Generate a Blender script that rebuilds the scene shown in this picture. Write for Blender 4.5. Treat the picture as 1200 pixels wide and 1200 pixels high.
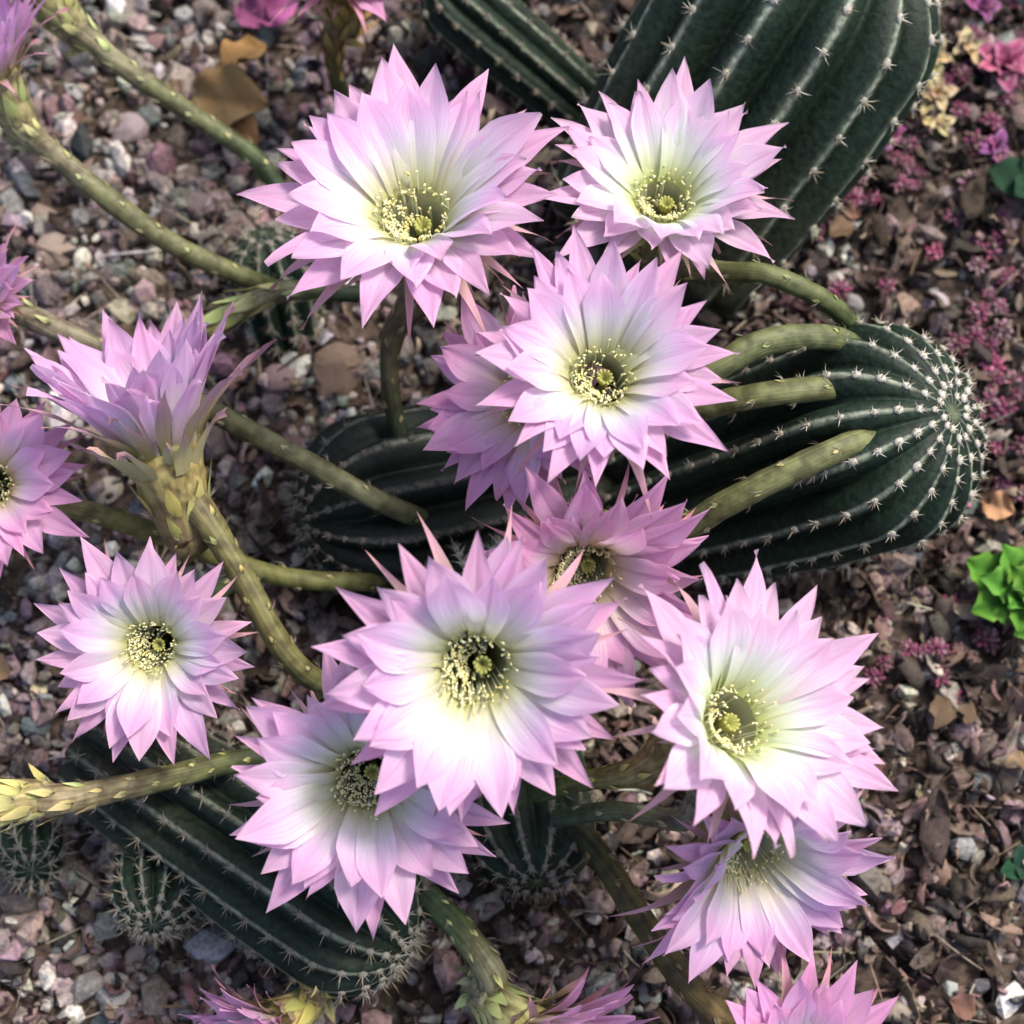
import bpy, math, random
import numpy as np
from mathutils import Vector, Matrix, Quaternion, noise

random.seed(11)
rng = np.random.default_rng(11)
for o in list(bpy.data.objects):
    bpy.data.objects.remove(o)
scene = bpy.context.scene
COL = scene.collection

# ------------------------------------------------------------------ camera
TILT = math.radians(14)
FOV = math.radians(30)
LOOK = Vector((0, 0, 0.10))
DIST = 0.80
cam_d = bpy.data.cameras.new('camera')
cam = bpy.data.objects.new('camera', cam_d)
COL.objects.link(cam)
cam.location = LOOK + Vector((0, -math.sin(TILT), math.cos(TILT))) * DIST
cam.rotation_euler = (TILT, 0, 0)
cam_d.sensor_width = 36
cam_d.angle = FOV
cam_d.clip_start = 0.01
cam_d.clip_end = 200
cam_d.dof.use_dof = True
cam_d.dof.focus_distance = 0.755
cam_d.dof.aperture_fstop = 7.0
scene.camera = cam
CR = Vector((1, 0, 0))
CU = Vector((0, math.cos(TILT), math.sin(TILT)))
CB = Vector((0, -math.sin(TILT), math.cos(TILT)))      # towards the camera
TH = math.tan(FOV / 2)

# ------------------------------------------------------------------ light
SUN_AZ = math.radians(52)       # clockwise from +Y
SUN_EL = math.radians(54)
w = bpy.data.worlds.new('World')
scene.world = w
w.use_nodes = True
nt = w.node_tree
nt.nodes.clear()
sky = nt.nodes.new('ShaderNodeTexSky')
sky.sky_type = 'NISHITA'
sky.sun_disc = False
sky.sun_elevation = SUN_EL
sky.sun_rotation = SUN_AZ
sky.air_density = 1.0
sky.dust_density = 3.5
sky.ozone_density = 1.0
bg = nt.nodes.new('ShaderNodeBackground')
bg.inputs['Strength'].default_value = 0.10
wo = nt.nodes.new('ShaderNodeOutputWorld')
nt.links.new(sky.outputs[0], bg.inputs[0])
nt.links.new(bg.outputs[0], wo.inputs[0])
sd = bpy.data.lights.new('sun', 'SUN')
sd.energy = 1.5
sd.angle = math.radians(14)
sd.color = (1.0, 0.95, 0.87)
so = bpy.data.objects.new('sun', sd)
COL.objects.link(so)
sun_dir = Vector((math.sin(SUN_AZ) * math.cos(SUN_EL), math.cos(SUN_AZ) * math.cos(SUN_EL), math.sin(SUN_EL)))
so.rotation_euler = sun_dir.to_track_quat('Z', 'Y').to_euler()
so.location = (2, 2, 3)
vs = scene.view_settings
vs.view_transform = 'Standard'
vs.look = 'None'
vs.exposure = 1.55
vs.gamma = 1.0
vs.use_curve_mapping = False
scene.render.engine = 'CYCLES'
scene.cycles.max_bounces = 4
scene.cycles.diffuse_bounces = 3
scene.cycles.glossy_bounces = 1
scene.cycles.transmission_bounces = 4
scene.cycles.caustics_reflective = False
scene.cycles.caustics_refractive = False

# ------------------------------------------------------------------ helpers
def ray(px, py):
    return (CR * ((px - 600) / 600 * TH) + CU * ((600 - py) / 600 * TH) - CB)

def P(px, py, z):
    d = ray(px, py)
    t = (z - cam.location.z) / d.z
    return cam.location + d * t

def pxsize(p):
    return (cam.location - p).dot(CB) * TH / 600

def direction(ax, ay):
    k = 1 - ax * ax - ay * ay
    return (CR * ax + CU * ay + CB * math.sqrt(max(k, 0.0))).normalized()

def mesh_from(name, v, f, mat=None, smooth=True, uv=None, col=None):
    me = bpy.data.meshes.new(name)
    me.from_pydata([tuple(map(float, p)) for p in v], [], f)
    me.polygons.foreach_set('use_smooth', [bool(smooth)] * len(me.polygons))
    if uv is not None:
        l = me.uv_layers.new(name='UVMap')
        vi = np.zeros(len(me.loops), dtype=np.int32)
        me.loops.foreach_get('vertex_index', vi)
        l.data.foreach_set('uv', np.asarray(uv, dtype=np.float32)[vi].ravel())
    if col is not None:
        a = me.color_attributes.new('Col', 'FLOAT_COLOR', 'POINT')
        c = np.ones((len(v), 4), dtype=np.float32)
        c[:, :3] = np.asarray(col, dtype=np.float32)
        a.data.foreach_set('color', c.ravel())
    if mat:
        me.materials.append(mat)
    me.update()
    return me

def link(name, me, parent=None, M=None):
    o = bpy.data.objects.new(name, me)
    COL.objects.link(o)
    if parent is not None:
        o.parent = parent
        if M is not None:
            o.matrix_basis = Matrix.Translation(-parent.location) @ M
        else:
            o.matrix_basis = Matrix.Translation(-parent.location)
    elif M is not None:
        o.matrix_basis = M
    return o

def link_sub(name, me, part, M=None):
    o = bpy.data.objects.new(name, me)      # the parts themselves sit at the world origin
    COL.objects.link(o)
    o.parent = part
    if M is not None: o.matrix_basis = M
    return o

def tag(o, label=None, cat=None, group=None, kind=None):
    if label: o['label'] = label
    if cat: o['category'] = cat
    if group: o['group'] = group
    if kind: o['kind'] = kind
    return o

def empty(name, loc):
    o = bpy.data.objects.new(name, None)
    o.empty_display_size = 0.02
    o.location = loc
    COL.objects.link(o)
    return o

def smooth01(x):
    x = max(0.0, min(1.0, x))
    return x * x * (3 - 2 * x)

def catmull(pts, n):
    pts = [Vector(p) for p in pts]
    pts = [pts[0] * 2 - pts[1]] + pts + [pts[-1] * 2 - pts[-2]]
    out = []
    segs = len(pts) - 3
    for i in range(n + 1):
        t = i / n * segs
        k = min(int(t), segs - 1)
        u = t - k
        a, b, c, d = pts[k:k + 4]
        out.append(0.5 * ((2 * b) + (c - a) * u + (2 * a - 5 * b + 4 * c - d) * u * u + (3 * b - a - 3 * c + d) * u ** 3))
    return out

def frames(path):
    T = []
    n = len(path)
    for i in range(n):
        T.append((path[min(i + 1, n - 1)] - path[max(i - 1, 0)]).normalized())
    N = [T[0].orthogonal().normalized()]
    for i in range(1, n):
        v = N[-1] - T[i] * N[-1].dot(T[i])
        N.append(v.normalized())
    return T, N

# ------------------------------------------------------------------ materials
def new_mat(name):
    m = bpy.data.materials.new(name)
    m.use_nodes = True
    t = m.node_tree
    t.nodes.clear()
    out = t.nodes.new('ShaderNodeOutputMaterial')
    return m, t, out

def N_(t, kind, **kw):
    n = t.nodes.new(kind)
    for k, v in kw.items():
        setattr(n, k, v)
    return n

def ramp(t, stops, interp='LINEAR'):
    r = t.nodes.new('ShaderNodeValToRGB')
    r.color_ramp.interpolation = interp
    e = r.color_ramp.elements
    while len(e) < len(stops):
        e.new(0.5)
    for i, (p, c) in enumerate(stops):
        e[i].position = p
        e[i].color = (*c, 1)
    return r

def mixc(t, mode, fac, a, b):
    m = t.nodes.new('ShaderNodeMix')
    m.data_type = 'RGBA'
    m.blend_type = mode
    for sock, v in ((m.inputs[0], fac), (m.inputs[6], a), (m.inputs[7], b)):
        if hasattr(v, 'is_output'):
            t.links.new(v, sock)
        elif isinstance(v, (int, float)):
            sock.default_value = v
        else:
            sock.default_value = (*v, 1)
    return m.outputs[2]

def petal_material(name, stops, transl=0.32):
    m, t, out = new_mat(name)
    uv = N_(t, 'ShaderNodeUVMap')
    sep = N_(t, 'ShaderNodeSeparateXYZ')
    t.links.new(uv.outputs[0], sep.inputs[0])
    oi = N_(t, 'ShaderNodeObjectInfo')
    # blotchy fade along the petal
    mp = N_(t, 'ShaderNodeMapping')
    mp.inputs['Scale'].default_value = (2.2, 26, 1)
    t.links.new(uv.outputs[0], mp.inputs[0])
    cmb = N_(t, 'ShaderNodeCombineXYZ')
    mul = N_(t, 'ShaderNodeMath', operation='MULTIPLY')
    mul.inputs[1].default_value = 37
    t.links.new(oi.outputs['Random'], mul.inputs[0])
    t.links.new(mul.outputs[0], cmb.inputs[0]); t.links.new(mul.outputs[0], cmb.inputs[1])
    t.links.new(cmb.outputs[0], mp.inputs['Location'])
    nz = N_(t, 'ShaderNodeTexNoise', noise_dimensions='2D')
    nz.inputs['Scale'].default_value = 1.0
    nz.inputs['Detail'].default_value = 1
    t.links.new(mp.outputs[0], nz.inputs['Vector'])
    md = N_(t, 'ShaderNodeMath', operation='MULTIPLY_ADD')
    md.inputs[1].default_value = 0.34
    t.links.new(nz.outputs[0], md.inputs[0])
    sb = N_(t, 'ShaderNodeMath', operation='SUBTRACT')
    t.links.new(sep.outputs[0], sb.inputs[0]); sb.inputs[1].default_value = 0.17
    t.links.new(sb.outputs[0], md.inputs[2])
    r = ramp(t, stops)
    t.links.new(md.outputs[0], r.inputs[0])
    # fine veins
    mp2 = N_(t, 'ShaderNodeMapping')
    mp2.inputs['Scale'].default_value = (1.2, 70, 1)
    t.links.new(uv.outputs[0], mp2.inputs[0])
    t.links.new(cmb.outputs[0], mp2.inputs['Location'])
    nz2 = N_(t, 'ShaderNodeTexNoise', noise_dimensions='2D')
    nz2.inputs['Scale'].default_value = 1.0
    nz2.inputs['Detail'].default_value = 1
    t.links.new(mp2.outputs[0], nz2.inputs['Vector'])
    rv = ramp(t, [(0.36, (0.86, 0.78, 0.86)), (0.58, (1, 1, 1))])
    t.links.new(nz2.outputs[0], rv.inputs[0])
    c = mixc(t, 'MULTIPLY', 0.45, r.outputs[0], rv.outputs[0])
    # midrib line
    ab = N_(t, 'ShaderNodeMath', operation='SUBTRACT'); ab.inputs[1].default_value = 0.5
    t.links.new(sep.outputs[1], ab.inputs[0])
    ab2 = N_(t, 'ShaderNodeMath', operation='ABSOLUTE'); t.links.new(ab.outputs[0], ab2.inputs[0])
    rm = ramp(t, [(0.0, (0.90, 0.74, 0.88)), (0.07, (1, 1, 1))])
    t.links.new(ab2.outputs[0], rm.inputs[0])
    c = mixc(t, 'MULTIPLY', 0.6, c, rm.outputs[0])
    c = mixc(t, 'MULTIPLY', 1.0, c, oi.outputs['Color'])
    p = N_(t, 'ShaderNodeBsdfPrincipled')
    t.links.new(c, p.inputs['Base Color'])
    p.inputs['Roughness'].default_value = 0.5
    p.inputs['Specular IOR Level'].default_value = 0.22
    p.inputs['Sheen Weight'].default_value = 0.08
    bp = N_(t, 'ShaderNodeBump')
    bp.inputs['Strength'].default_value = 0.45
    bp.inputs['Distance'].default_value = 0.0012
    t.links.new(nz2.outputs[0], bp.inputs['Height'])
    t.links.new(bp.outputs[0], p.inputs['Normal'])
    tr = N_(t, 'ShaderNodeBsdfTranslucent')
    t.links.new(c, tr.inputs[0])
    mx = N_(t, 'ShaderNodeMixShader')
    mx.inputs[0].default_value = transl
    t.links.new(p.outputs[0], mx.inputs[1]); t.links.new(tr.outputs[0], mx.inputs[2])
    t.links.new(mx.outputs[0], out.inputs[0])
    return m

M_PETAL = petal_material('petal_pink', [
    (0.00, (0.62, 0.63, 0.24)), (0.10, (0.78, 0.77, 0.42)), (0.26, (0.88, 0.87, 0.70)),
    (0.46, (0.89, 0.83, 0.87)), (0.64, (0.88, 0.67, 0.85)), (0.83, (0.85, 0.52, 0.76)), (1.0, (0.86, 0.57, 0.76))], 0.50)
M_OUTER = petal_material('petal_outer', [
    (0.00, (0.66, 0.60, 0.38)), (0.20, (0.84, 0.68, 0.68)), (0.5, (0.86, 0.62, 0.81)),
    (0.8, (0.84, 0.46, 0.71)), (1.0, (0.84, 0.53, 0.71))], 0.45)
M_SEPAL = petal_material('sepal', [
    (0.00, (0.36, 0.36, 0.13)), (0.35, (0.50, 0.38, 0.26)), (0.7, (0.62, 0.36, 0.42)), (1.0, (0.45, 0.22, 0.22))], 0.2)
M_BRACT = petal_material('bract', [
    (0.00, (0.46, 0.44, 0.19)), (0.45, (0.58, 0.54, 0.25)), (0.75, (0.66, 0.46, 0.36)), (1.0, (0.60, 0.30, 0.36))], 0.15)
M_SCALE = petal_material('tube_scale', [
    (0.00, (0.28, 0.29, 0.12)), (0.5, (0.55, 0.56, 0.26)), (0.85, (0.62, 0.56, 0.30)), (1.0, (0.36, 0.24, 0.14))], 0.12)

def tube_material():
    m, t, out = new_mat('tube_skin')
    uv = N_(t, 'ShaderNodeUVMap')
    sep = N_(t, 'ShaderNodeSeparateXYZ')
    t.links.new(uv.outputs[0], sep.inputs[0])
    r = ramp(t, [(0.0, (0.030, 0.055, 0.030)), (0.08, (0.075, 0.105, 0.05)), (0.18, (0.135, 0.145, 0.078)), (0.28, (0.175, 0.170, 0.115)), (0.6, (0.225, 0.205, 0.155)), (0.82, (0.30, 0.285, 0.17)), (1.0, (0.42, 0.39, 0.20))])
    t.links.new(sep.outputs[0], r.inputs[0])
    tc = N_(t, 'ShaderNodeTexCoord')
    nz = N_(t, 'ShaderNodeTexNoise')
    nz.inputs['Scale'].default_value = 160
    nz.inputs['Detail'].default_value = 2
    t.links.new(tc.outputs['Object'], nz.inputs['Vector'])
    rr = ramp(t, [(0.35, (0.42, 0.37, 0.34)), (0.62, (1.15, 1.12, 1.05))])
    t.links.new(nz.outputs[0], rr.inputs[0])
    c = mixc(t, 'MULTIPLY', 0.8, r.outputs[0], rr.outputs[0])
    mpu = N_(t, 'ShaderNodeMapping'); mpu.inputs['Scale'].default_value = (5, 26, 1)
    t.links.new(uv.outputs[0], mpu.inputs[0])
    nst = N_(t, 'ShaderNodeTexNoise', noise_dimensions='2D'); nst.inputs['Scale'].default_value = 1.0; nst.inputs['Detail'].default_value = 2
    t.links.new(mpu.outputs[0], nst.inputs['Vector'])
    rst = ramp(t, [(0.36, (0.50, 0.46, 0.42)), (0.60, (1.12, 1.08, 1.05))])
    t.links.new(nst.outputs[0], rst.inputs[0])
    c = mixc(t, 'MULTIPLY', 0.75, c, rst.outputs[0])
    oi = N_(t, 'ShaderNodeObjectInfo')
    c = mixc(t, 'MULTIPLY', 1.0, c, oi.outputs['Color'])
    p = N_(t, 'ShaderNodeBsdfPrincipled')
    t.links.new(c, p.inputs['Base Color'])
    p.inputs['Roughness'].default_value = 0.6
    p.inputs['Specular IOR Level'].default_value = 0.3
    bp = N_(t, 'ShaderNodeBump')
    bp.inputs['Strength'].default_value = 0.35
    bp.inputs['Distance'].default_value = 0.0012
    t.links.new(nz.outputs[0], bp.inputs['Height'])
    t.links.new(bp.outputs[0], p.inputs['Normal'])
    t.links.new(p.outputs[0], out.inputs[0])
    return m
M_TUBE = tube_material()

def attr_material(name, rough=0.7, spec=0.25, bump=0.0, bscale=300, transl=0.0, varscale=0, var=0.0):
    m, t, out = new_mat(name)
    a = N_(t, 'ShaderNodeAttribute', attribute_name='Col')
    c = a.outputs['Color']
    tc = N_(t, 'ShaderNodeTexCoord')
    nz = None
    if var or bump:
        nz = N_(t, 'ShaderNodeTexNoise')
        nz.inputs['Scale'].default_value = bscale
        nz.inputs['Detail'].default_value = 2
        t.links.new(tc.outputs['Object'], nz.inputs['Vector'])
    if var:
        rr = ramp(t, [(0.3, (1 - var,) * 3), (0.7, (1 + var * .6,) * 3)])
        t.links.new(nz.outputs[0], rr.inputs[0])
        c = mixc(t, 'MULTIPLY', 1.0, c, rr.outputs[0])
    oi = N_(t, 'ShaderNodeObjectInfo')
    c = mixc(t, 'MULTIPLY', 1.0, c, oi.outputs['Color'])
    p = N_(t, 'ShaderNodeBsdfPrincipled')
    t.links.new(c, p.inputs['Base Color'])
    p.inputs['Roughness'].default_value = rough
    p.inputs['Specular IOR Level'].default_value = spec
    if bump:
        bp = N_(t, 'ShaderNodeBump')
        bp.inputs['Strength'].default_value = bump
        bp.inputs['Distance'].default_value = 0.001
        t.links.new(nz.outputs[0], bp.inputs['Height'])
        t.links.new(bp.outputs[0], p.inputs['Normal'])
    if transl:
        tr = N_(t, 'ShaderNodeBsdfTranslucent')
        t.links.new(c, tr.inputs[0])
        mx = N_(t, 'ShaderNodeMixShader'); mx.inputs[0].default_value = transl
        t.links.new(p.outputs[0], mx.inputs[1]); t.links.new(tr.outputs[0], mx.inputs[2])
        t.links.new(mx.outputs[0], out.inputs[0])
    else:
        t.links.new(p.outputs[0], out.inputs[0])
    return m

M_THROAT = attr_material('throat_green', 0.55, 0.25, 0.3, 400, 0.2, var=0.15)
M_STAMEN = attr_material('stamen', 0.6, 0.2, transl=0.2)
M_STONE = attr_material('stone', 0.85, 0.2, 0.6, 420, var=0.45)
M_LITTER = attr_material('litter', 0.75, 0.2, 0.4, 350, 0.12, var=0.35)
M_SPINE = attr_material('spine', 0.6, 0.3)
M_BODY = attr_material('cactus_skin', 0.6, 0.22, 0.5, 330, var=0.55)
M_LEAF = attr_material('leaf', 0.62, 0.25, 0.5, 260, 0.25, var=0.4)

def soil_material():
    m, t, out = new_mat('soil')
    tc = N_(t, 'ShaderNodeTexCoord')
    n1 = N_(t, 'ShaderNodeTexNoise'); n1.inputs['Scale'].default_value = 9; n1.inputs['Detail'].default_value = 2
    n2 = N_(t, 'ShaderNodeTexNoise'); n2.inputs['Scale'].default_value = 210; n2.inputs['Detail'].default_value = 2
    for n in (n1, n2):
        t.links.new(tc.outputs['Object'], n.inputs['Vector'])
    r1 = ramp(t, [(0.3, (0.050, 0.038, 0.030)), (0.7, (0.095, 0.072, 0.058))])
    t.links.new(n1.outputs[0], r1.inputs[0])
    r2 = ramp(t, [(0.3, (0.4, 0.4, 0.4)), (0.7, (1.5, 1.45, 1.4))])
    t.links.new(n2.outputs[0], r2.inputs[0])
    c = mixc(t, 'MULTIPLY', 1.0, r1.outputs[0], r2.outputs[0])
    p = N_(t, 'ShaderNodeBsdfPrincipled')
    t.links.new(c, p.inputs['Base Color'])
    p.inputs['Roughness'].default_value = 0.95
    p.inputs['Specular IOR Level'].default_value = 0.1
    bp = N_(t, 'ShaderNodeBump'); bp.inputs['Strength'].default_value = 0.8; bp.inputs['Distance'].default_value = 0.003
    t.links.new(n2.outputs[0], bp.inputs['Height']); t.links.new(bp.outputs[0], p.inputs['Normal'])
    t.links.new(p.outputs[0], out.inputs[0])
    return m
M_SOIL = soil_material()

# ------------------------------------------------------------------ ground
def gz(x, y):
    f = 1.0 / (1.0 + (x * x + y * y) / 0.8)
    return (noise.noise(Vector((x * 5.0, y * 5.0, 3.1))) * 0.008 + noise.noise(Vector((x * 26, y * 26, 7.7))) * 0.0030) * f

n = 150
ts = np.linspace(-1, 1, n)
cs = 0.42 * np.sinh(ts * 5.0) / math.sinh(5.0) * 47 + 0.22 * ts
v = [(x, y, gz(x, y)) for y in cs for x in cs]
f = [(j * n + i, j * n + i + 1, (j + 1) * n + i + 1, (j + 1) * n + i) for j in range(n - 1) for i in range(n - 1)]
tag(link('ground', mesh_from('ground', v, f, M_SOIL)), 'dark brown garden soil under the gravel and the cacti', 'ground', kind='structure')

# base shapes for scattered pieces
PHI = (1 + 5 ** .5) / 2
ICO_V = np.array([(-1, PHI, 0), (1, PHI, 0), (-1, -PHI, 0), (1, -PHI, 0), (0, -1, PHI), (0, 1, PHI), (0, -1, -PHI), (0, 1, -PHI),
                  (PHI, 0, -1), (PHI, 0, 1), (-PHI, 0, -1), (-PHI, 0, 1)]) / math.sqrt(1 + PHI * PHI)
ICO_F = np.array([(0, 11, 5), (0, 5, 1), (0, 1, 7), (0, 7, 10), (0, 10, 11), (1, 5, 9), (5, 11, 4), (11, 10, 2), (10, 7, 6), (7, 1, 8),
                  (3, 9, 4), (3, 4, 2), (3, 2, 6), (3, 6, 8), (3, 8, 9), (4, 9, 5), (2, 4, 11), (6, 2, 10), (8, 6, 7), (9, 8, 1)])

def rand_rot(k, tilt=1.0):
    q = rng.normal(size=(k, 4))
    if tilt < 1:
        q[:, 1:3] *= tilt
    q /= np.linalg.norm(q, axis=1)[:, None]
    w_, x, y, z = q.T
    return np.stack([np.stack([1 - 2 * (y * y + z * z), 2 * (x * y - z * w_), 2 * (x * z + y * w_)], -1),
                     np.stack([2 * (x * y + z * w_), 1 - 2 * (x * x + z * z), 2 * (y * z - x * w_)], -1),
                     np.stack([2 * (x * z - y * w_), 2 * (y * z + x * w_), 1 - 2 * (x * x + y * y)], -1)], -2)

def scatter(name, base_v, base_f, pos, size, rot, col, mat, jitter, smooth=False, aniso=None):
    k = len(pos)
    nv = len(base_v)
    V = np.repeat(base_v[None], k, 0)
    V = V * (1 + jitter * rng.uniform(-1, 1, (k, nv, 1)))
    if aniso is not None:
        V = V * aniso[:, None, :]
    V = V * size[:, None, None]
    V = np.einsum('kij,knj->kni', rot, V) + pos[:, None, :]
    F = (base_f[None] + (np.arange(k) * nv)[:, None, None]).reshape(-1, base_f.shape[1])
    me = bpy.data.meshes.new(name)
    nF = len(F); m_ = F.shape[1]
    me.vertices.add(k * nv); me.vertices.foreach_set('co', V.ravel().astype(np.float32))
    me.loops.add(nF * m_); me.loops.foreach_set('vertex_index', F.ravel().astype(np.int32))
    me.polygons.add(nF)
    me.polygons.foreach_set('loop_start', (np.arange(nF) * m_).astype(np.int32))
    me.polygons.foreach_set('loop_total', np.full(nF, m_, dtype=np.int32))
    me.update(calc_edges=True)
    me.polygons.foreach_set('use_smooth', [bool(smooth)] * nF)
    a = me.color_attributes.new('Col', 'FLOAT_COLOR', 'POINT')
    C = np.ones((k, nv, 4), dtype=np.float32); C[:, :, :3] = col[:, None, :]
    a.data.foreach_set('color', C.ravel())
    me.materials.append(mat)
    return link(name, me)

def ground_pts(k, half=0.42, zmin=0.0, zmax=0.008):
    xy = rng.uniform(-half, half, (k, 2))
    z = np.array([gz(a, b) for a, b in xy]) + rng.uniform(zmin, zmax, k)
    return np.column_stack([xy, z])

def palette(k, cols, wts, var=0.25):
    c = np.array(cols)[rng.choice(len(cols), k, p=np.array(wts) / sum(wts))]
    return np.clip(c * (1 + var * rng.normal(size=(k, 1))) * (1 + 0.06 * rng.normal(size=(k, 3))), 0.008, 0.8)

STONE_COLS = [(0.20, 0.165, 0.145), (0.30, 0.27, 0.245), (0.09, 0.074, 0.067), (0.25, 0.18, 0.165), (0.50, 0.46, 0.40), (0.21, 0.145, 0.155), (0.13, 0.138, 0.138)]
# gravel: fine and medium
k = 26000
pos = ground_pts(k, zmin=-0.001, zmax=0.007)
side = np.clip(0.5 + pos[:, 0] * 3.0, 0, 1)                       # the gravel thins out to the right, where litter covers it
keep = rng.uniform(size=k) > side * 0.55
pos = pos[keep]; k = len(pos)
size = np.exp(rng.normal(math.log(0.0033), 0.5, k)).clip(0.0012, 0.010)
g = scatter('gravel', ICO_V, ICO_F, pos, size, rand_rot(k), 0.92 * palette(k, STONE_COLS, [5, 5.5, 3.5, 4, 2.4, 2.2, 2.2]), M_STONE, 0.24,
            aniso=np.column_stack([rng.uniform(0.9, 1.5, k), rng.uniform(0.7, 1.1, k), rng.uniform(0.45, 0.85, k)]))
tag(g, 'fine grey and brown angular gravel spread over the soil', 'gravel', kind='stuff')

# dry flakes of bark and leaf: small curled pieces with thickness
def flake_base():
    pts = []
    for sgn in (1, -1):
        for j in range(3):
            for i in range(4):
                x = i / 3 * 2 - 1; y = j / 2 * 2 - 1
                taper = 1 - 0.55 * abs(x) ** 2
                pts.append((x, y * 0.5 * taper, 0.22 * x * x + 0.18 * y * y + 0.03 * sgn))
    F = []
    for s in (0, 12):
        for j in range(2):
            for i in range(3):
                a = s + j * 4 + i
                q = (a, a + 1, a + 5, a + 4)
                F.append(q if s == 0 else q[::-1])
    rim = [0, 1, 2, 3, 7, 11, 10, 9, 8, 4]
    for i in range(len(rim)):
        a, b = rim[i], rim[(i + 1) % len(rim)]
        F.append((a, a + 12, b + 12, b))
    return np.array(pts), np.array(F)
FL_V, FL_F = flake_base()
LIT_COLS = [(0.16, 0.115, 0.088), (0.085, 0.06, 0.049), (0.26, 0.19, 0.145), (0.21, 0.13, 0.122), (0.45, 0.36, 0.28), (0.045, 0.035, 0.031)]
k = 17000
pos = ground_pts(k, zmin=0.001, zmax=0.012)
side = np.clip(0.5 + pos[:, 0] * 3.0, 0, 1)
keep = rng.uniform(size=k) < 0.22 + side * 0.85
pos = pos[keep]; k = len(pos)
size = np.exp(rng.normal(math.log(0.0044), 0.45, k)).clip(0.0016, 0.011)
l = scatter('leaf_litter', FL_V, FL_F, pos, size, rand_rot(k, 0.55), 0.80 * palette(k, LIT_COLS, [5, 5, 3, 3, 1.2, 4], 0.3), M_LITTER, 0.16, True,
            aniso=np.column_stack([rng.uniform(0.8, 1.5, k), rng.uniform(0.6, 1.3, k), rng.uniform(0.5, 2.4, k)]))
tag(l, 'crumbled brown leaf litter and bark flakes over the soil', 'leaf litter', kind='stuff')

# dry needles, straw and spine scraps
k = 2600
pos = ground_pts(k, zmin=0.004, zmax=0.011)
TW_V = np.array([(x, y * (1 - 0.5 * abs(x)), 0.12 * (1 - x * x) + z) for x in (-1, -.33, .33, 1) for (y, z) in ((1, 0), (-0.5, .9 * .05), (-0.5, -.9 * .05))], dtype=float)
TW_V[:, 1] *= 0.05
TW_F = np.array([(3 * a + i, 3 * a + 3 + i, 3 * a + 3 + (i + 1) % 3, 3 * a + (i + 1) % 3) for a in range(3) for i in range(3)])
size = rng.uniform(0.004, 0.014, k)
s = scatter('straw_scraps', TW_V, TW_F, pos, size, rand_rot(k, 0.25), palette(k, [(0.42, 0.35, 0.25), (0.26, 0.2, 0.15), (0.5, 0.46, 0.4), (0.12, .09, .07)], [3, 4, 1, 3]), M_LITTER, 0.0, True,
            aniso=np.column_stack([np.ones(k), rng.uniform(0.8, 1.6, k), rng.uniform(-1.5, 1.5, k)]))
tag(s, 'thin dry straw and fallen spines strewn over the ground', 'straw', kind='stuff')

# ------------------------------------------------------------------ single stones
def stone_mesh(seed):
    r = np.random.default_rng(seed)
    V = []; 
    nu, nv_ = 12, 7
    off = Vector(tuple(r.uniform(0, 50, 3)))
    V.append((0, 0, -1))
    for j in range(1, nv_):
        th = math.pi * j / nv_
        for i in range(nu):
            ph = 2 * math.pi * i / nu
            V.append((math.sin(th) * math.cos(ph), math.sin(th) * math.sin(ph), -math.cos(th)))
    V.append((0, 0, 1))
    planes = [(Vector(tuple(r.normal(size=3))).normalized(), r.uniform(0.5, 0.85)) for _ in range(10)]
    out = []
    for p in V:
        p = Vector(p)
        for nn, d in planes:
            q = p.dot(nn)
            if q > d: p = p - nn * (q - d) * 0.9
        p *= 1 + 0.12 * noise.noise(p * 2.2 + off)
        out.append(p)
    F = []
    for i in range(nu):
        F.append((0, 1 + (i + 1) % nu, 1 + i))
        F.append((len(V) - 1, 1 + (nv_ - 2) * nu + i, 1 + (nv_ - 2) * nu + (i + 1) % nu))
    for j in range(nv_ - 2):
        for i in range(nu):
            a = 1 + j * nu + i; b = 1 + j * nu + (i + 1) % nu
            F.append((a, b, b + nu, a + nu))
    me = mesh_from('stone', out, F, M_STONE, False, col=np.ones((len(out), 3)))
    return me
STONES = [stone_mesh(40 + i) for i in range(7)]

def stone(px, py, r_px, col, label, group=None, flat=0.6, i=None):
    p = P(px, py, 0.006)
    rr = r_px * pxsize(p)
    q = P(px, py, gz(p.x, p.y) + rr * flat * 0.45)
    o = link('stone', STONES[random.randrange(len(STONES)) if i is None else i], None,
             Matrix.Translation(q) @ Matrix.Rotation(random.uniform(0, 6.28), 4, 'Z') @ Matrix.Rotation(random.uniform(-.3, .3), 4, 'X') @
             Matrix.Diagonal((rr * random.uniform(1.0, 1.2), rr * random.uniform(0.8, 1.0), rr * flat, 1)))
    o.color = (*col, 1)
    tag(o, label, 'stone', group)
    return o

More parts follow.
